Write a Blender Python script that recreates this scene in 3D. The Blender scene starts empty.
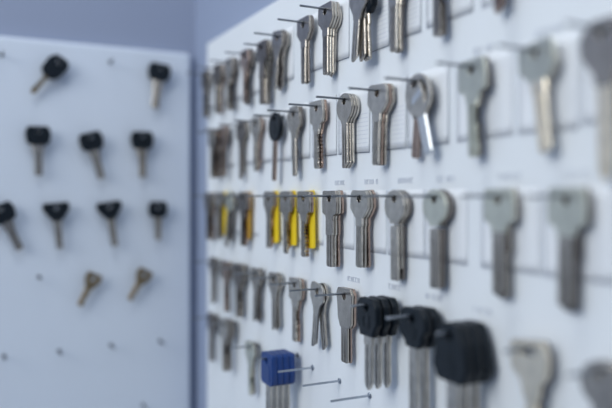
import bpy, bmesh, math, random
from mathutils import Vector, Matrix
random.seed(7)
S = bpy.context.scene
COL = S.collection

# ------------------------------------------------------------------ camera
F = 690.0                       # focal length in pixels of a 612 wide frame
VX = 343.0                      # how far left of the centre the long board's level lines meet
NORM = math.hypot(F, VX)
CA, SA = F / NORM, VX / NORM
D = 0.29 * F / NORM             # distance of the lens from the long board (m)
HZ = 196.0                      # eye level in the frame
cam_d = bpy.data.cameras.new('camera')
cam = bpy.data.objects.new('camera', cam_d); COL.objects.link(cam)
cam.location = (-D, 0, 0)
cam.rotation_euler = (math.pi / 2, 0, -math.atan2(VX, F))
cam_d.sensor_width = 36; cam_d.sensor_fit = 'HORIZONTAL'
cam_d.lens = 36 * F / 612
cam_d.shift_y = -(204 - HZ) / 612
cam_d.clip_start = 0.01
cam_d.dof.use_dof = True
cam_d.dof.focus_distance = 0.514
cam_d.dof.aperture_fstop = 2.6
cam_d.dof.aperture_blades = 0
S.camera = cam

# ------------------------------------------------------------------ world and lights
W = bpy.data.worlds.new('shop_daylight'); S.world = W; W.use_nodes = True
nt = W.node_tree; nt.nodes.clear()
out = nt.nodes.new('ShaderNodeOutputWorld'); bg = nt.nodes.new('ShaderNodeBackground')
tc = nt.nodes.new('ShaderNodeTexCoord')
sx = nt.nodes.new('ShaderNodeSeparateXYZ')
nt.links.new(tc.outputs['Generated'], sx.inputs[0])
mr = nt.nodes.new('ShaderNodeMapRange'); mr.inputs[1].default_value = -1; mr.inputs[2].default_value = 1
nt.links.new(sx.outputs['Z'], mr.inputs[0])
cr = nt.nodes.new('ShaderNodeValToRGB')
cr.color_ramp.elements[0].position = 0.15; cr.color_ramp.elements[0].color = (0.07, 0.11, 0.20, 1)
cr.color_ramp.elements[1].position = 0.9; cr.color_ramp.elements[1].color = (0.58, 0.74, 1.0, 1)
e = cr.color_ramp.elements.new(0.45); e.color = (0.24, 0.31, 0.45, 1)
nt.links.new(mr.outputs[0], cr.inputs[0])
# random dark and bright patches added to the unseen surroundings, for contrast in the metal
nz = nt.nodes.new('ShaderNodeTexNoise'); nz.inputs['Scale'].default_value = 2.6; nz.inputs['Detail'].default_value = 2
nt.links.new(tc.outputs['Generated'], nz.inputs['Vector'])
nr = nt.nodes.new('ShaderNodeValToRGB')
nr.color_ramp.elements[0].position = 0.42; nr.color_ramp.elements[0].color = (0.22, 0.19, 0.17, 1)
nr.color_ramp.elements[1].position = 0.58; nr.color_ramp.elements[1].color = (1.7, 1.75, 1.8, 1)
nt.links.new(nz.outputs['Fac'], nr.inputs[0])
mm = nt.nodes.new('ShaderNodeMix'); mm.data_type = 'RGBA'; mm.blend_type = 'MULTIPLY'; mm.inputs[0].default_value = 1
nt.links.new(cr.outputs[0], mm.inputs[6]); nt.links.new(nr.outputs[0], mm.inputs[7]); nt.links.new(mm.outputs[2], bg.inputs[0])
bg.inputs[1].default_value = 0.62
nt.links.new(bg.outputs[0], out.inputs[0])

def area(name, loc, target, size, power, color):
    l = bpy.data.lights.new(name, 'AREA'); l.shape = 'RECTANGLE'; l.size, l.size_y = size
    l.energy = power; l.color = color
    o = bpy.data.objects.new(name, l); COL.objects.link(o); o.location = loc
    o.rotation_euler = (Vector(target) - Vector(loc)).to_track_quat('-Z', 'Y').to_euler()
    return o
area('window_daylight', (-1.85, -0.12, 0.9), (0, 0.35, 0.0), (1.2, 1.1), 24, (1.0, 1.0, 0.96))
area('corner_fill', (-0.30, 0.36, 0.85), (-0.12, 0.75, 0.0), (0.3, 0.2), 2.0, (0.93, 0.97, 1.0))  # unseen light added for the falloff across left board and back wall

S.view_settings.view_transform = 'Standard'; S.view_settings.look = 'None'
S.view_settings.gamma = 1; S.view_settings.use_curve_mapping = False
S.view_settings.exposure = 0.0

# ------------------------------------------------------------------ materials
def mat(name, col, metal=0.0, rough=0.5, noise=0.0, nscale=40, bump=0.0, bscale=300, spec=0.5, col2=None):
    m = bpy.data.materials.new(name); m.use_nodes = True
    n = m.node_tree; b = n.nodes['Principled BSDF']
    b.inputs['Metallic'].default_value = metal; b.inputs['Roughness'].default_value = rough
    b.inputs['Specular IOR Level'].default_value = spec
    t = n.nodes.new('ShaderNodeTexCoord')
    nz = n.nodes.new('ShaderNodeTexNoise'); nz.inputs['Scale'].default_value = nscale; nz.inputs['Detail'].default_value = 4
    n.links.new(t.outputs['Object'], nz.inputs['Vector'])
    r = n.nodes.new('ShaderNodeValToRGB')
    c2 = col2 or tuple(c * (1 - noise) for c in col)
    r.color_ramp.elements[0].position = 0.35; r.color_ramp.elements[0].color = (*c2, 1)
    r.color_ramp.elements[1].position = 0.65; r.color_ramp.elements[1].color = (*col, 1)
    n.links.new(nz.outputs['Fac'], r.inputs[0]); n.links.new(r.outputs[0], b.inputs['Base Color'])
    if bump:
        nb = n.nodes.new('ShaderNodeTexNoise'); nb.inputs['Scale'].default_value = bscale; nb.inputs['Detail'].default_value = 3
        n.links.new(t.outputs['Object'], nb.inputs['Vector'])
        bp = n.nodes.new('ShaderNodeBump'); bp.inputs['Strength'].default_value = bump; bp.inputs['Distance'].default_value = 0.0005
        n.links.new(nb.outputs['Fac'], bp.inputs['Height']); n.links.new(bp.outputs[0], b.inputs['Normal'])
    return m
M = {
 'wall':   mat('wall_paint', (0.31, 0.355, 0.47), 0, 0.8, 0.04, 3, 0.2, 60),
 'side':   mat('side_wall_paint', (0.31, 0.37, 0.51), 0, 0.8, 0.04, 3, 0.2, 60),
 'shaded_board':  mat('left_board_shade_paint', (0.72, 0.78, 0.86), 0, 0.5, 0.03, 6, 0.15, 120),  # left board's weaker, bluer light put into its white paint colour
 'board':  mat('white_board_paint', (0.83, 0.87, 0.90), 0, 0.55, 0.03, 6, 0.15, 120),
 'paper':  mat('card_paper', (0.84, 0.87, 0.90), 0, 0.75, 0.04, 30, 0.2, 200),
 'ink':    mat('grey_ink', (0.09, 0.11, 0.16), 0, 0.7),
 'pale_ink': mat('pale_ink', (0.58, 0.62, 0.70), 0, 0.7),
 'nickel': mat('nickel_silver', (0.60, 0.565, 0.51), 1, 0.30, 0.2, 160, 0.5, 900),
 'steel':  mat('worn_steel', (0.50, 0.46, 0.41), 1, 0.26, 0.2, 90, 0.35, 700),
 'warm':   mat('warm_blank_metal', (0.48, 0.36, 0.30), 1, 0.26, 0.25, 90, 0.3, 700),
 'dark':   mat('dull_dark_metal', (0.26, 0.235, 0.22), 1, 0.36, 0.25, 90, 0.3, 700),
 'chrome': mat('bright_chrome', (0.66, 0.68, 0.70), 1, 0.32, 0.05, 60, 0.1, 500),
 'pale':   mat('pale_green_nickel', (0.70, 0.70, 0.60), 1, 0.33, 0.12, 100, 0.3, 700),
 'brass':  mat('pale_brass', (0.97, 0.87, 0.70), 1, 0.3, 0.15, 100, 0.3, 700),
 'bronze': mat('brown_brass', (0.34, 0.26, 0.16), 1, 0.4, 0.25, 100, 0.3, 700),
 'nail':   mat('nail_steel', (0.30, 0.32, 0.35), 1, 0.33, 0.15, 200),
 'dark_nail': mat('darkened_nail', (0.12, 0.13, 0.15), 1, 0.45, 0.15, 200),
 'bright_nail': mat('galvanised_nail', (0.42, 0.46, 0.52), 1, 0.3, 0.15, 200),
 'black':  mat('black_plastic', (0.005, 0.010, 0.016), 0, 0.42, 0.2, 80, 0.3, 900, 0.3),
 'blue':   mat('blue_plastic', (0.006, 0.045, 0.21), 0, 0.4, 0.2, 80, 0.2, 900),
 'yellow': mat('yellow_plastic', (1.0, 0.72, 0.02), 0, 0.5, 0.08, 80),
 'orange': mat('ochre_plastic', (0.62, 0.36, 0.05), 0, 0.5, 0.08, 80),
}

# ------------------------------------------------------------------ mesh helpers
def add_box(bm, x0, x1, y0, y1, z0, z1):
    v = [bm.verts.new(p) for p in ((x0,y0,z0),(x1,y0,z0),(x1,y1,z0),(x0,y1,z0),(x0,y0,z1),(x1,y0,z1),(x1,y1,z1),(x0,y1,z1))]
    for f in ((0,3,2,1),(4,5,6,7),(0,1,5,4),(1,2,6,5),(2,3,7,6),(3,0,4,7)):
        bm.faces.new([v[i] for i in f])
def to_mesh(bm, name, m, smooth=False):
    bmesh.ops.recalc_face_normals(bm, faces=bm.faces[:])
    me = bpy.data.meshes.new(name); bm.to_mesh(me); bm.free()
    me.materials.append(m)
    if smooth: me.polygons.foreach_set('use_smooth', [True] * len(me.polygons))
    return me
def link(name, data, parent=None, loc=(0,0,0), rot=(0,0,0)):
    o = bpy.data.objects.new(name, data); COL.objects.link(o)
    o.location = loc; o.rotation_euler = rot
    if parent: o.parent = parent
    return o
def tag(o, label, cat, group=None):
    o['label'] = label; o['category'] = cat
    if group: o['group'] = group
def box_obj(name, b, m, bev=0.0, parent=None):
    c = Vector(((b[0]+b[1])/2, (b[2]+b[3])/2, (b[4]+b[5])/2))
    bm = bmesh.new(); add_box(bm, b[0]-c.x, b[1]-c.x, b[2]-c.y, b[3]-c.y, b[4]-c.z, b[5]-c.z)
    if bev: bmesh.ops.bevel(bm, geom=bm.edges[:], offset=bev, segments=4, profile=0.5, affect='EDGES')
    return link(name, to_mesh(bm, name, m), parent, c)

def rounded(pts, seg=6):
    """pts = (x, z, radius) in mm; returns the outline with rounded corners."""
    out_ = []; n = len(pts)
    for i, (x, z, r) in enumerate(pts):
        p = Vector((x, z)); a = Vector(pts[i-1][:2]) - p; b = Vector(pts[(i+1) % n][:2]) - p
        if r <= 0: out_.append(p); continue
        la, lb = a.length, b.length; a.normalize(); b.normalize()
        half = math.acos(max(-1, min(1, a.dot(b)))) / 2
        if abs(half - math.pi/2) < 0.02: out_.append(p); continue
        t = min(r / math.tan(half), 0.49*la, 0.49*lb); r2 = t * math.tan(half)
        c = p + (a + b).normalized() * (r2 / math.sin(half))
        s = p + a*t - c; e_ = p + b*t - c
        a0 = math.atan2(s.y, s.x); a1 = math.atan2(e_.y, e_.x); d = (a1 - a0 + math.pi) % (2*math.pi) - math.pi
        for k in range(seg + 1):
            an = a0 + d*k/seg; out_.append(c + Vector((math.cos(an), math.sin(an))) * r2)
    return [(p.x, p.y) for p in out_]
def circle(cx, cz, rx, rz=None, n=28, a0=0, a1=360):
    rz = rz or rx
    full = abs(a1 - a0) >= 360
    return [(cx + rx*math.cos(math.radians(a0 + (a1-a0)*k/(n if full else n-1))),
             cz + rz*math.sin(math.radians(a0 + (a1-a0)*k/(n if full else n-1)))) for k in range(n)]
def plate(name, loops, thick, m, bev=0.25, y=0.0):
    """flat shape with holes: loops in mm in the xz plane, thickness along y"""
    cu = bpy.data.curves.new(name, 'CURVE'); cu.dimensions = '2D'; cu.fill_mode = 'BOTH'
    cu.extrude = max(thick/2 - bev, 0.01) * 0.001; cu.bevel_depth = bev*0.001; cu.bevel_resolution = 1; cu.offset = -bev*0.001
    for lp in loops:
        sp = cu.splines.new('POLY'); sp.points.add(len(lp) - 1); sp.use_cyclic_u = True
        for p, (x, z) in zip(sp.points, lp): p.co = (x*0.001, z*0.001, 0, 1)
    o = bpy.data.objects.new(name, cu); COL.objects.link(o)
    dg = bpy.context.evaluated_depsgraph_get(); dg.update()
    me = bpy.data.meshes.new_from_object(o.evaluated_get(dg))
    bpy.data.objects.remove(o); bpy.data.curves.remove(cu)
    me.transform(Matrix.Translation((0, y*0.001, 0)) @ Matrix.Rotation(math.pi/2, 4, 'X'))
    bm = bmesh.new(); bm.from_mesh(me); bmesh.ops.remove_doubles(bm, verts=bm.verts[:], dist=1e-6); bpy.data.meshes.remove(me)
    return to_mesh(bm, name, m)

def blade(name, z0, z1, w, m, cuts='none', thick=1.9, grooves=2, step=None, tip='blunt', cx=0.0):
    """key blade from z0 down to z1 (mm): milled grooves, cut edge, shoulder step and tip"""
    L = z0 - z1; h = thick/2
    rng = random.Random(name + str(w) + str(L))
    # cross-section stations across the width: (x fraction, front depth)
    if grooves == 0: prof = [(-0.5, .55), (-0.42, 1), (0, 1), (0.42, 1), (0.5, .55)]
    elif grooves == 1: prof = [(-0.5,.6),(-0.44,1),(-0.14,1),(-0.10,.35),(0.12,.35),(0.16,1),(0.44,1),(0.5,.6)]
    elif grooves == 2: prof = [(-0.5,.6),(-0.45,1),(-0.2,1),(-0.19,.05),(-0.1,.05),(-0.09,1),(0.16,1),(0.17,.1),(0.3,.1),(0.31,1),(0.45,1),(0.5,.6)]
    else: prof = [(-0.5,.6),(-0.46,1),(-0.27,1),(-0.26,.1),(-0.18,.1),(-0.17,1),(-0.02,1),(-.01,0),(0.1,0),(0.11,1),(0.24,1),(0.25,.2),(0.34,.2),(0.35,1),(0.45,1),(0.5,.6)]
    zs = []
    if step: zs += [(0, -step[1]/2, step[1]/2), (step[0], -step[1]/2, step[1]/2), (step[0]+0.4, -w/2, w/2)]
    else: zs += [(0, -w/2, w/2)]
    s0 = zs[-1][0] + 1.5
    tl = {'blunt': 1.6, 'point': w*0.62, 'slant': w*0.5}[tip]
    z = s0; end = L - tl
    if cuts != 'none':
        while z < end - 2.6:
            dpt = rng.choice([0.8, 1.6, 2.3, 1.2, 2.8]) * w/8.5
            dl = dpt if cuts == 'both' else 0
            zs += [(z, -w/2, w/2), (z+1.0, -w/2+dl, w/2-dpt), (z+1.8, -w/2+dl, w/2-dpt)]; z += 2.9
    zs.append((end, -w/2, w/2))
    if tip == 'blunt': zs += [(L-0.6, -w/2+0.5, w/2-0.6), (L, -w/2+1.3, w/2-1.4)]
    elif tip == 'point': zs += [(L-tl*0.4, -w*0.3, w*0.3), (L, -0.5, 0.5)]
    else: zs += [(L-tl*0.5, -w/2, w*0.1), (L, -w/2+0.6, -w*0.25)]
    bm = bmesh.new(); rings = []
    for (t, l, r) in zs:
        thin = 1.0 if t < L - 1.2 else 0.6
        f = []; b = []
        for (fx, dep) in prof:
            x = max(l, min(r, fx*w)) if not step or t > step[0] else l + (r-l)*(fx+0.5)
            d = h*dep*thin if (t > (step[0] if step else 2.0)) else h*(dep if dep > .5 and abs(fx) > .44 else 1)
            f.append(bm.verts.new(((cx+x)*.001, -d*.001, (z0-t)*.001)))
            b.append(bm.verts.new(((cx+x)*.001, h*max(dep,.6)*thin*.001, (z0-t)*.001)))
        rings.append(f + b[::-1])
    for a, c in zip(rings, rings[1:]):
        n = len(a)
        for i in range(n): bm.faces.new((a[i], a[(i+1)%n], c[(i+1)%n], c[i]))
    bm.faces.new(rings[0]); bm.faces.new(rings[-1])
    bmesh.ops.dissolve_degenerate(bm, dist=1e-6, edges=bm.edges[:])
    return to_mesh(bm, name, m)

# ------------------------------------------------------------------ key kinds: {kind: [(part, mesh)]}; origin = the nail's axis
HC = -1.9   # hole centre below the nail axis (mm)
hole = lambda r=2.1: circle(0, HC, r + 0.65)
KIND = {}
def kind(name, **parts): KIND[name] = [(k, v) for k, v in parts.items()]
def key_set(m, s):
    """the metal key shapes in one metal; s = suffix"""
    A = rounded([(-9,4,1),(9,4,1),(11.5,1.5,1.2),(12,-8,1.5),(8.5,-12.5,1.5),(5.6,-15.5,1),(-5.2,-15.5,1),(-8,-12.5,1.5),(-12,-9,1.5),(-11.5,1.5,1.2)])
    kind('angular'+s, bow=plate('bow', [A, hole()], 2.0, m), blade=blade('blade', -15, -50.5, 8.0, M['brass'] if s == '_pale' else m, 'none', grooves=1 if s == '_pale' else 3, step=(6, 9.8)))
    B = circle(0, -6.4, 11.3, 10.4, 40, -62, 242)
    B = B + [(-4.6,-18),(4.6,-18)]
    kind('round'+s, bow=plate('bow', [B, hole(1.9)], 2.0, m), blade=blade('blade', -17.5, -51, 8.4, m, 'none', grooves=2, tip='slant'))
    kind('round_long'+s, bow=plate('bow', [B, hole(1.9)], 2.0, m), blade=blade('blade', -19.5, -55, 8.8, M['steel'] if s == '_pale' else m, 'none', grooves=2))
    C = rounded([(-10.5,4,1.8),(10.5,4,1.8),(11.4,-5,3),(11,-13,1.8),(6,-15,1.2),(5,-19,.5),(-5,-19,.5),(-6,-15,1.2),(-11,-13,1.8),(-11.4,-5,3)])
    kind('square'+s, bow=plate('bow', [C, hole(2.0)], 2.0, m), blade=blade('blade', -17.5, -50, 8.4, m, 'one', grooves=2, step=(3, 9.4)))
    kind('square_blank'+s, bow=plate('bow', [C, hole(2.0)], 2.0, m), blade=blade('blade', -18.5, -54, 9.2, m, 'none', grooves=2, step=(11, 12)) if s != '_pale' else blade('blade', -18.5, -52, 9.2, M['steel'], 'none', grooves=3))
    E = rounded([(-9,4.3,2),(6,4.3,2),(10.8,1,2),(11.2,-8,2),(6.5,-12.5,2),(5,-16,1),(4.6,-19,.5),(-4.6,-19,.5),(-5,-16,1),(-7.5,-12.5,2),(-11.2,-8,2),(-11.2,1,2)])
    kind('cut'+s, bow=plate('bow', [E, hole(2.2)], 2.0, m), blade=blade('blade', -18.5, -48, 8.2, m, 'none' if s in ('','_steel') else 'one', grooves=2, tip='slant'))
    G = rounded([(-7,4.5,4),(7,4.5,4),(12.5,-3,5),(12,-11,5),(5,-18,3),(4.6,-23,.5),(-4.6,-23,.5),(-5,-18,3),(-12,-11,5),(-12.5,-3,5)])
    kind('oval_long'+s, bow=plate('bow', [G, hole(2.1)], 2.0, m), blade=blade('blade', -22.5, -55, 7.6, m, 'none', grooves=1))
    Hh = rounded([(-9,4,1.5),(9,4,1.5),(11.5,0,1.5),(10.5,-9,1.5),(10,-22,1),(7,-25,1),(-6,-25,1),(-9.5,-18,1.5),(-10,-10,1.5),(-11.5,0,1.5)])
    kind('long_bow'+s, bow=plate('bow', [Hh, hole(2.0)], 2.0, m), blade=blade('blade', -24.5, -51, 9.6, m, 'none', grooves=3))
for m, s in (('nickel',''),('steel','_steel'),('warm','_warm'),('dark','_dark'),('pale','_pale')): key_set(M[m], s)

kind('oval_gold', bow=plate('bow', [rounded([(-7,4.5,4),(7,4.5,4),(12.5,-3,5),(12,-11,5),(5,-20,3),(4.6,-25,.5),(-4.6,-25,.5),(-5,-20,3),(-12,-11,5),(-12.5,-3,5)]), hole(2.1)], 2.2, M['steel']), blade=blade('blade', -24.5, -66, 8.0, M['brass'], 'none', grooves=1, tip='point'))
# bright chrome key with a wide crescent opening, its round partner
R1 = circle(0, -9.5, 12.8, 13.2, 40, -68, 248) + [(-4.6,-23.5),(4.6,-23.5)]
kind('ring_chrome', bow=plate('bow', [R1, circle(-1.0,-1.8,3.6,2.3), rounded([(3.5,0,1),(8,-3,1.5),(10.3,-9,1.5),(8.5,-15,1.5),(5,-18.5,1),(6,-10,2)])], 2.3, M['nickel']),
     engraved_plate=plate('engraved_plate', [rounded([(-7.5,-14.5,1.5),(-5.5,-9.5,1.5),(4,-6,1.5),(4.5,-11,1.5)])], 0.4, M['chrome'], bev=0.1, y=-1.1),
     blade=blade('blade', -23, -48, 8.6, M['chrome'], 'none', grooves=0))
kind('ring_warm', bow=plate('bow', [R1, hole(2.6)], 2.3, M['dark']), blade=blade('blade', -23, -48, 8.0, M['warm'], 'none', grooves=1))
# brass key with a slot for its nail
Q = rounded([(-12,4,3),(11,4,3),(12.5,-4,3),(11,-13,4),(6,-18,3),(5,-24,.5),(-5,-24,.5),(-6,-16,3),(-12,-10,4)])
slot = rounded([(-5.5,1,1.2),(5,1,1.2),(5,-3.4,1.2),(-5.5,-3.4,1.2)])
kind('slotted_brass', bow=plate('bow', [Q, slot], 2.4, M['brass']), blade=blade('blade', -23.5, -52, 9.0, M['brass'], 'one', grooves=0))
kind('slotted_dark', bow=plate('bow', [Q, slot], 2.4, M['dark']), blade=blade('blade', -23.5, -52, 9.0, M['dark'], 'one', grooves=1))
kind('small_bronze', bow=plate('bow', [rounded([(-8.5,4,2),(8.5,4,2),(9,-4,3),(4.5,-12,2),(3.6,-14,.5),(-3.6,-14,.5),(-4.5,-12,2),(-9,-4,3)]), hole(2.2)], 2.2, M['bronze']),
     blade=blade('blade', -13.5, -34, 6.6, M['bronze'], 'one', grooves=1))
# keys with moulded heads
def moulded(name, outline, m, th, bz0, bz1, bw, bm_='steel', tip='point', inset=None, hl=None, cuts='none', grooves=1, cx=0.0, bcx=0.0, step=None):
    parts = dict(head=plate('head', [outline, hl or hole(2.0)], th, m, bev=0.5 if 'blue' in name else min(1.1, th*0.2)),
                 blade=blade('blade', bz0, bz1, bw, M[bm_], cuts, thick=2.4, grooves=grooves, tip=tip, cx=bcx, step=step))
    if inset: parts['raised_badge'] = plate('raised_badge', inset, 0.5, m, bev=0.15, y=-th/2 - 0.12)
    kind(name, **parts)
P1 = rounded([(-8,4.5,3),(8,4.5,3),(12,0,4),(12.5,-12,3),(9,-17,2),(8,-20.5,1.5),(-8,-20.5,1.5),(-9,-17,2),(-12.5,-12,3),(-12,0,4)])
badge = [rounded([(-4.5,-5.5,2),(4.5,-5.5,2),(4.5,-15.5,2),(-4.5,-15.5,2)]), rounded([(-2.6,-7.5,1),(2.6,-7.5,1),(2.6,-13.5,1),(-2.6,-13.5,1)])]
moulded('black_tall', P1, M['black'], 5.2, -20, -56, 8.4, 'nickel', 'point', badge, step=(6, 10.5))
P2 = rounded([(-9,4.5,3),(7,5,3),(13,1,4),(14,-8,3),(10,-12,3),(9.5,-17,2),(5,-19.5,1.5),(-6,-19.5,1.5),(-8.5,-15,3),(-13.5,-12,3),(-13,0,4)])
moulded('black_waisted', P2, M['black'], 5.8, -19, -61, 8.4, 'nickel', 'blunt', [rounded([(-5,-7,2),(5,-7,2),(4,-14,2),(-4,-14,2)])], bcx=-1)
P3 = rounded([(-7,5,5),(7,5,5),(11.5,-5,5),(14.5,-19,5),(11,-27,5),(-11,-27,5),(-14.5,-19,5),(-11.5,-5,5)])
moulded('black_broad', P3, M['black'], 6.4, -26.5, -64, 9.0, 'nickel', 'blunt', [circle(0,-18,5)])
P4 = rounded([(-11,4.5,3),(11,4.5,3),(12,-10,2),(12,-20,3),(8,-22,2),(-8,-22,2),(-12,-20,3),(-12,-10,2)])
moulded('blue_square', P4, M['blue'], 5.2, -21.5, -58, 9.5, 'nickel', 'blunt', [rounded([(-7,-5,1),(7,-5,1),(7,-19,1),(-7,-19,1)])])
P5 = circle(0, -9.5, 12.5, 13, 40)
moulded('black_disc', P5, M['black'], 4.5, -21.5, -58, 6.5, 'warm', 'blunt', [circle(0,-11,5)])
P6 = rounded([(-11,4,4),(11,4,4),(13,-4,4),(11.5,-13,3),(7,-16,2),(-7,-16,2),(-11.5,-13,3),(-13,-4,4)])
moulded('black_wide', P6, M['black'], 5.5, -15.5, -48, 8.0, 'steel', 'blunt', [circle(0,-7,4)], step=(8, 10.5))
P7 = rounded([(-13,4,3),(-4,3.5,2),(4,3.5,2),(13,4,3),(14,-3,4),(7,-13,3),(4,-16,2),(-4,-16,2),(-7,-13,3),(-14,-3,4)])
moulded('black_fan', P7, M['black'], 5.5, -15.5, -46, 7.2, 'steel', 'blunt', [circle(0,-8,3)], step=(5, 8.5))
P8 = rounded([(-9,4,3),(9,4,3),(11,-3,4),(10,-12,3),(5,-14,2),(-5,-14,2),(-10,-12,3),(-11,-3,4)])
moulded('black_small', P8, M['black'], 5.0, -13.5, -40, 6.6, 'steel', 'blunt', [circle(0,-8,3)])
P9 = rounded([(-7,4,4),(7,5,4),(11,0,4),(11,-13,4),(8,-20,3),(4,-22,2),(-5,-22,2),(-10,-18,4),(-11,-4,4)])
moulded('black_oval', P9, M['black'], 5.5, -21.5, -46, 6.6, 'bronze', 'point', [circle(0,-10,4)], cuts='both')
T = rounded([(-9.5,4.5,1.5),(9.5,4.5,1.5),(9.5,-43,1.5),(-9.5,-43,1.5)])
kind('yellow_tag', tag_plate=plate('tag_plate', [T, hole(2.1)], 1.6, M['yellow']))
kind('ochre_tag', tag_plate=plate('tag_plate', [T, hole(2.1)], 1.6, M['orange']))

LOOK = {'angular':'grey steel key with angular bow', 'round':'silver key with round bow', 'round_long':'long silver key with round bow',
 'square':'grey key with squarish bow', 'square_blank':'long uncut key with square bow', 'cut':'steel key with faceted bow',
 'oval_long':'long key with oval bow', 'long_bow':'key with tall tapering bow', 'ring_chrome':'shiny key with a crescent-cut round bow',
 'ring_warm':'round-bowed key with coppery blade', 'slotted_brass':'pale brass key with slotted bow', 'slotted_dark':'dark key with slotted bow',
 'oval_gold':'long grey-bowed key with pale gold blade', 'small_bronze':'small brown brass key', 'black_tall':'black-headed key with pointed blade', 'black_waisted':'key with waisted black plastic head',
 'black_broad':'key with broad black plastic head', 'blue_square':'key with square blue plastic head', 'black_disc':'key with round black plastic head',
 'black_wide':'car key with wide black head', 'black_fan':'car key with fan-shaped black head', 'black_small':'small car key with black head',
 'black_oval':'car key with oval black head', 'yellow_tag':'yellow plastic tag', 'ochre_tag':'ochre plastic tag'}
THICK = {'ring_warm':5.0,'black_tall':6.6,'black_waisted':7.0,'black_broad':6.7,'blue_square':5.2,'black_disc':4.5,'yellow_tag':1.6,'ochre_tag':1.6}
def look(k):
    for s, w in (('_steel',''),('_warm','brownish '),('_dark','dark '),('_pale','pale ')):
        if k.endswith(s) and k[:-len(s)] in LOOK: 
            l = LOOK[k[:-len(s)]].replace('grey ','').replace('silver ','').replace('steel ','') if w else LOOK[k[:-len(s)]]
            return w + l
    return LOOK[k]
PROTO = {}
def place_key(k, loc, rot, label, group):
    first = k not in PROTO
    if first:
        r = bpy.data.objects.new('tag' if 'tag' in k else 'key', None); r.empty_display_size = 0.01
        COL.objects.link(r); ch = [link(n, me, r) for n, me in KIND[k]]; PROTO[k] = (r, ch)
    else:
        src, sch = PROTO[k]; r = src.copy(); COL.objects.link(r)
        for c in sch:
            d = c.copy(); d.parent = r; COL.objects.link(d)
    r.location = loc; r.rotation_euler = rot
    tag(r, label, 'tag' if 'tag' in k else 'key', group)
    if 'group' in r and not group: del r['group']
    return r

# nails
def lathe(bm, prof, n=16):
    rings = [[bm.verts.new((r*math.cos(2*math.pi*i/n)*.001, y*.001, r*math.sin(2*math.pi*i/n)*.001)) for i in range(n)] for y, r in prof]
    for a, c in zip(rings, rings[1:]):
        for i in range(n): bm.faces.new((a[i], a[(i+1)%n], c[(i+1)%n], c[i]))
    bm.faces.new(rings[0]); bm.faces.new(rings[-1])
NAILM = {}
def nail(loc, rotz, length, label, m='nail', group=None):
    k = (round(length), m)
    if k not in NAILM:
        a = bmesh.new(); lathe(a, [(0, .85), (-length+.6, .85), (-length+.2, .75), (-length, .45)])
        b = bmesh.new(); lathe(b, [(0, 2.1), (-.5, 2.3), (-.9, 2.1), (-1.1, 1.5), (-1.1, .8)])
        NAILM[k] = (to_mesh(a, 'shaft', M[m], False), to_mesh(b, 'collar', M[m], False))
    r = bpy.data.objects.new('nail', None); r.empty_display_size = 0.01; COL.objects.link(r)
    r.location = loc; r.rotation_euler = (0, 0, rotz)
    link('shaft', NAILM[k][0], r); link('collar', NAILM[k][1], r)
    tag(r, label, 'nail', group); return r

# ------------------------------------------------------------------ the setting
def wall(name, b, m):
    o = box_obj(name, b, m); o['kind'] = 'structure'; return o
wall('wall_right', (0.006, 0.06, -1.2, 0.90, -0.9, 1.1), M['side'])
wall('wall_back', (-1.9, 0.006, 0.852, 0.90, -0.9, 1.1), M['wall'])

# positions on a plane x = -t through the frame position px, and on a plane y = Y
def on_right(px, t):
    u = px - 306; d = D - t
    return d * (F*F - VX*u) / (F * (px + 37)), d * NORM / (px + 37)          # world y, depth
def on_back(px, Y):
    u = px - 306
    z = Y * F * NORM / (F*F - VX*u)
    return z * (px + 37) / NORM - D, z                                       # world x, depth

YB = on_right(207, 0)[0]
rb = box_obj('key_board', (0, 0.0058, -0.35, YB, -0.62, 0.181), M['board'], 0.001)
tag(rb, 'long white board on the right wall carrying rows of hanging keys', 'board')
YL = 0.840
XR = on_back(191, YL)[0]
lb = box_obj('key_board', (-0.95, XR, YL, YL+0.0118, -0.62, 0.179), M['shaded_board'], 0.004)
tag(lb, 'white board with rounded edges on the back wall, left of frame, with sparse car keys', 'board')

# ------------------------------------------------------------------ right board: nails with their stacks of keys
ROWK = {1: 0.515, 2: 0.2545, 3: 0.0, 4: -0.2554, 5: -0.488}
ROWN = {1: 'top row', 2: 'second row', 3: 'middle row', 4: 'fourth row', 5: 'bottom row'}
ORD = ['', 'first', 'second', 'third', 'fourth', 'fifth', 'sixth', 'seventh', 'eighth', 'ninth', 'tenth', 'eleventh', 'twelfth', 'thirteenth', 'fourteenth', 'fifteenth']
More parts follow.
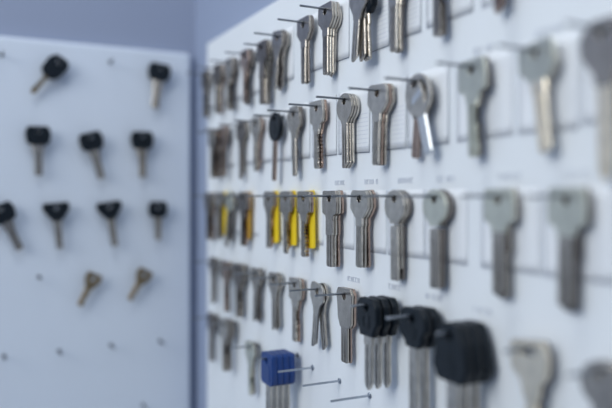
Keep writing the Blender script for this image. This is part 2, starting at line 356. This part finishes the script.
# row, hole px, front key's distance from the board (mm), nail length (mm), [(kind, swing deg)...] front to back
ST = [
 (1, 205, 8, 30, [('square_dark',1),('square_steel',-2)]),
 (1, 217, 9, 30, [('square_dark',0),('cut_steel',-2),('square_warm',2)]),
 (1, 229, 9, 30, [('square_steel',1),('square_dark',-2),('square_dark',3)]),
 (1, 245, 9, 30, [('cut_warm',0),('square_dark',-1),('square_dark',3)]),
 (1, 262, 12, 30, [('square_blank_dark',0),('square_blank_steel',-1),('square_blank',1),('square_blank_dark',2)]),
 (1, 278, 9, 32, [('cut_steel',7),('cut_dark',-1),('cut_steel',4)]),
 (1, 304, 8, 32, [('angular_steel',0),('angular_dark',-2)]),
 (1, 326, 9.5, 32, [('angular_steel',0),('angular',0),('angular_steel',0),('round',3)]),
 (1, 359, 13, 32, [('cut',7),('cut_steel',-2),('black_wide',-5)]),
 (1, 394, 9, 32, [('angular',0),('angular_steel',-1),('angular_dark',1)]),
 (1, 438, 8, 32, [('square_steel',0),('square_dark',-1)]),
 (1, 500, 8, 32, [('cut_warm',0),('cut_dark',2)]),
 (2, 212, 13, 30, [('square_steel',0),('square_dark',-1),('square_warm',1),('square_steel',0),('square_dark',1)]),
 (2, 223, 9, 30, [('square_warm',0),('square_dark',2)]),
 (2, 241, 6, 30, [('oval_long_dark',0),('square_steel',1)]),
 (2, 256, 7, 30, [('cut_steel',0),('cut_warm',-2)]),
 (2, 276, 8, 30, [('black_disc',4)]),
 (2, 294, 7, 32, [('oval_long_steel',-2),('square_dark',2)]),
 (2, 317, 7, 32, [('square',0),('square_warm',-2)]),
 (2, 345, 8, 32, [('round_steel',-1),('round_steel',-1),('round',-1)]),
 (2, 378, 9, 32, [('angular',3),('angular_warm',3),('angular_steel',2)]),
 (2, 416, 9, 32, [('ring_chrome',-16),('ring_warm',7)]),
 (2, 472, 8, 32, [('square_pale',-2),('square_dark',-2)]),
 (2, 536, 8, 32, [('angular_pale',-7),('round',-6)]),
 (2, 604, 9, 32, [('oval_gold',-1),('oval_long_dark',1)], -4),
 (3, 208, 9, 30, [('square_dark',0),('square_steel',2),('square_warm',-2)]),
 (3, 219, 10, 30, [('cut_steel',2),('cut_dark',-2),('yellow_tag',-4)]),
 (3, 230, 8, 30, [('round_long_pale',12),('cut_dark',3)]),
 (3, 243, 9, 30, [('square_dark',2),('square_warm',-1),('ochre_tag',2)]),
 (3, 269, 8.5, 30, [('cut_steel',1),('cut_warm',0),('yellow_tag',-2)]),
 (3, 286, 8.5, 30, [('square_steel',0),('cut_warm',1),('yellow_tag',-2)]),
 (3, 304, 9, 32, [('square_steel',0),('square_warm',1),('yellow_tag',-2)]),
 (3, 330, 9, 32, [('square_blank_steel',0),('square_blank',0),('square_blank_warm',-2)]),
 (3, 360, 9, 32, [('angular',1),('angular_steel',0),('angular_warm',-2)]),
 (3, 395, 8, 32, [('round_long',0),('round_steel',-1),('round_long_dark',1)]),
 (3, 435, 8, 32, [('round_long_pale',0),('round_long_dark',-1),('round_long_dark',2)]),
 (3, 499, 7, 32, [('square_blank_pale',0),('square_blank_steel',-1)]),
 (3, 567, 7, 32, [('square_blank_pale',1),('square_blank_dark',0)]),
 (4, 213, 8, 30, [('cut_dark',0),('cut_steel',3)]),
 (4, 226, 9, 30, [('square_warm',1),('square_steel',-1)]),
 (4, 238, 9, 30, [('square_dark',0),('square_steel',-1),('square_dark',2)]),
 (4, 256, 7, 30, [('cut_steel',3),('cut_dark',-4)]),
 (4, 274, 7, 30, [('cut_steel',-1),('cut_steel',-5)]),
 (4, 295, 6.5, 30, [('square',0),('square_warm',-1)]),
 (4, 318, 7, 32, [('cut',8),('cut_steel',-9)]),
 (4, 345, 7, 32, [('long_bow_steel',0),('long_bow_warm',-1)]),
 (4, 369, 21, 35, [('black_tall',0),('black_tall',0),('black_tall',-1)], 5),
 (4, 415, 14, 35, [('black_waisted',0),('black_waisted',-1)], 4),
 (4, 453, 21, 32, [('black_broad',0),('black_broad',0),('black_broad',-1)], 11),
 (4, 529, 9, 25, [('slotted_brass',-5),('slotted_dark',-6)], 8),
 (4, 602, 9, 30, [('round_steel',0),('round_dark',0)], 11),
 (5, 211, 8, 30, [('square_dark',0),('square_dark',2)]),
 (5, 224, 14, 30, [('square_steel',0),('square_dark',-1),('square_steel',1),('square_dark',2)]),
 (5, 250, 9, 30, [('cut_pale',-3),('cut_dark',-4)], 10),
 (5, 269, 27, 34, [('blue_square',0),('blue_square',0),('blue_square',0),('blue_square',0)], 13),
]
count = {}
for s in ST: count[s[0]] = count.get(s[0], 0) + 1
bare = [313, 340, 370]
seen = {}
CARD = {}
for (row, px, t, nl, ks, *dy) in ST:
    seen[row] = seen.get(row, 0) + 1
    n_l, n_r = seen[row], count[row] - seen[row] + 1
    if row == 5: n_r += 3
    where = '%s nail from %s, %s' % ((ORD[n_l], 'left') + (ROWN[row],) if n_l < n_r else (ORD[n_r], 'right', ROWN[row]))
    y, dep = on_right(px, t * .001)
    k_ = 0.503 if row == 1 and px < 270 else 0.509 if row == 1 and px < 310 else ROWK[row] - (0.006 if row == 4 and px < 330 else 0)
    z = (k_ * (px + 37) - (dy[0] if dy else 0)) * dep / F
    nail((0, y, z), -math.pi/2, nl, 'nail with %s, %s' % (look(ks[0][0]).replace(' plastic','').replace('with a crescent-cut','with crescent-cut').replace('uncut ',''), where), 'bright_nail' if row == 4 and 360 < px < 500 else 'nail', group='nails on the right board')
    tt = t
    for i, (k, sw) in enumerate(ks):
        th = THICK.get(k, 2.1)
        if i: tt -= (THICK.get(ks[i-1][0], 2.1) + th)/2 + (0.3 if row != 4 or px < 360 else 0.15)
        if len(ks) == 1: o_ = 'only one'
        else: o_ = ['front', 'second', 'third', 'fourth', 'fifth'][i] if i < len(ks)-1 else 'rearmost'
        place_key(k, (-tt*.001, y, z), (0, math.radians(sw), -math.pi/2), '%s, %s on %s' % (look(k), o_, where), ('tags on the right board' if 'tag' in k else 'keys on the right board'))
    CARD[(row, px)] = (y, z, where)
for px, w in ((313, 'beside the blue-headed keys'), (340, 'second from the right'), (370, 'furthest right')):
    y, dep = on_right(px, 0.0)
    z = -0.49 * (px + 37) * dep / F
    nail((0, y, z), -math.pi/2, 32, 'bare steel nail in the bottom row, %s' % w, 'bright_nail', 'nails on the right board')

# ------------------------------------------------------------------ paper cards on the right board
def card(y, z, w, up, down, where, frame='ink', lines=False, note=True, tilt=0.0, seed=0):
    rng = random.Random(seed)
    r = bpy.data.objects.new('paper_card', None); r.empty_display_size = 0.01; COL.objects.link(r)
    r.location = (-0.00005, y, z); r.rotation_euler = (0, math.radians(tilt), -math.pi/2)
    tag(r, 'white paper card on the board behind the %s' % where, 'card', 'cards on the right board')
    bm = bmesh.new(); n = 8
    lift = rng.uniform(0.05, 0.4)*.001 if frame == 'ink' else 0.0
    def yy(a, b): return -((0.00025 if frame == 'ink' else 0.00005) + lift * max(0, a-0.4) * max(0, (1-b)-0.3) * 2)
    grid = {}
    for side, off in ((0, -0.0001), (1, 0.0002 if frame == 'ink' else 0.00002)):
        for i in range(n+1):
            for j in range(n+1):
                a, b = i/n, j/n
                grid[side,i,j] = bm.verts.new((-w/2 + a*w, yy(a, b)+off, -down + b*(up+down)))
    for i in range(n):
        for j in range(n):
            bm.faces.new((grid[0,i,j],grid[0,i+1,j],grid[0,i+1,j+1],grid[0,i,j+1])); bm.faces.new((grid[1,i,j],grid[1,i,j+1],grid[1,i+1,j+1],grid[1,i+1,j]))
    for i in range(n):
        for j in (0, n):
            bm.faces.new((grid[0,i,j],grid[0,i+1,j],grid[1,i+1,j],grid[1,i,j])); bm.faces.new((grid[0,j,i],grid[0,j,i+1],grid[1,j,i+1],grid[1,j,i]))
    link('sheet', to_mesh(bm, 'sheet', M['paper'], True), r)
    # printed frame
    bm = bmesh.new(); fw = 0.0004 if frame == 'ink' else 0.0002
    for k in range(n):
        a0, a1 = k/n, (k+1)/n
        def strip(p0, p1, q0, q1):
            vs = []
            for (a, b) in (p0, p1, q1, q0):
                vs.append(bm.verts.new((-w/2 + a*w, yy(a, b) - 0.00022, -down + b*(up+down))))
            bm.faces.new(vs)
        e1 = fw/w; e2 = fw/(up+down)
        strip((a0, .0), (a1, .0), (a0, e2), (a1, e2))
        strip((1-e1, a0), (1, a0), (1-e1, a1), (1, a1))
        strip((0, a0), (e1*.6, a0), (0, a1), (e1*.6, a1))
    fm = link('printed_frame', to_mesh(bm, 'printed_frame', M[frame]), r)
    bm = bmesh.new()
    if lines:
        zz = -0.012
        while zz > -down + 0.004:
            x = w*0.08
            while x < w*0.46:
                l = rng.uniform(.001, .004); a = (x+w/2)/w; b = (zz+down)/(up+down)
                add_box(bm, x, min(x+l, w*.46), yy(a,b)-.00025, yy(a,b), zz, zz+.0003); x += l + .0008
            x = -w*0.46
            while x < -w*0.2:
                l = rng.uniform(.001, .004); add_box(bm, x, x+l, -.0005, -.0003, zz, zz+.0004); x += l + .0008
            zz -= 0.0030
        link('printed_lines', to_mesh(bm, 'printed_lines', M['pale_ink']), r)
    else: bm.free()
    return r
def handwriting(y, z, where, seed):
    rng = random.Random(seed); bm = bmesh.new(); x = -0.008
    while x < 0.009:
        k = rng.random()
        if k < 0.6: add_box(bm, x, x+.0005, -.0003, 0, 0, .0034); x += .0016
        elif k < .85:
            add_box(bm, x, x+.0022, -.0003, 0, .003, .0035); add_box(bm, x, x+.0022, -.0003, 0, 0, .0004); add_box(bm, x, x+.0005, -.0003, 0, 0, .0035); x += .0034
        else: x += .0022
    o = link('handwritten_label', to_mesh(bm, 'handwritten_label', M['pale_ink']), None, (-0.0001, y, z), (0, 0, -math.pi/2))
    tag(o, 'faint handwritten mark on the board above the %s' % where, 'label', 'handwritten labels on the right board')
prev = {}
order = sorted(CARD.items(), key=lambda k: (k[0][0], k[1][0]))
for i, ((row, px), (y, z, where)) in enumerate(order):
    # room to the neighbours of the same row
    ys = [v[0] for (r2, p2), v in order if r2 == row and p2 != px]
    gap = min([abs(y - q) for q in ys])
    w = min(0.047, gap - 0.0012)
    if row == 5 and px > 260: w = min(w, 0.02)
    if row == 4 and px > 500 or row == 5 and px > 240: continue
    if row < 4:
        card(y, z, w, 0.007 if row < 3 else .004, 0.040, where, 'ink' if row < 3 and px < 440 else 'pale_ink', lines=(row, px) in ((2,378),(1,359),(2,345),(1,394),(2,419)), tilt=random.uniform(-1,1), seed=i)
    if (row in (3, 4) and px > 320) or (row == 2 and px in (472, 536)):
        handwriting(y, z + 0.0085, where, i)

# ------------------------------------------------------------------ left board: sparse car keys facing the camera
def left_key(px, py, k, sw, label, yaw=0):
    x, dep = on_back(px, YL - 0.008)
    z = (HZ - py) * dep / F
    nail((x, YL, z), 0, 12.5, 'nail of the %s' % label.replace(' tilted right','').replace(' of the picture',''), m='dark_nail', group='nails on the left board')
    o = place_key(k, (x, YL - 0.008, z), (0, math.radians(sw), 0), label, 'keys on the left board'); o.scale = (1.07, 1, 1.07)
left_key(60, 61, 'black_oval', 38, 'key with oval black head swung left, top left of the left board')
left_key(160, 67, 'black_wide', 7, 'black-headed key nearest the top right corner of the left board')
left_key(38, 130, 'black_wide', -1, 'upright car key with wide black head, left in its row, left board')
left_key(90, 136, 'black_wide', -15, 'black-headed car key leaning right, middle of its row, left board')
left_key(142, 135, 'black_wide', -1, 'small black-headed car key at the right of the second row, left board')
left_key(0, 208, 'black_wide', -24, 'black-headed car key cut by the left edge of the picture, tilted right')
left_key(56, 206, 'black_fan', -5, 'car key with fan-shaped black head, second in the third row, left board')
left_key(109, 205, 'black_fan', -8, 'car key with fan-shaped black head, third in the third row, left board')
left_key(158, 205, 'black_small', 0, 'short black-headed key at the right of the third row, left board')
left_key(94, 277, 'small_bronze', 26, 'small brown brass key swung left, left of its pair, left board')
left_key(145, 273, 'small_bronze', 30, 'small dark brass key swung left, near the right edge of left board')
for px, py, w in ((2, 55, 'at the top left edge of the picture'), (110, 62, 'between the two top keys'), (39, 277, 'left of the small brass keys'),
                  (4, 356, 'furthest left of the lowest nail row'), (59, 351, 'second in the lowest nail row'),
                  (111, 345, 'third in the lowest nail row'), (160, 341, 'right end of the lowest nail row'), (143, 405, 'at the bottom edge of the picture')):
    x, dep = on_back(px, YL)
    nail((x, YL, (HZ - py) * dep / F), 0, 22, 'bare nail on the left board %s' % w, m='dark_nail', group='nails on the left board')
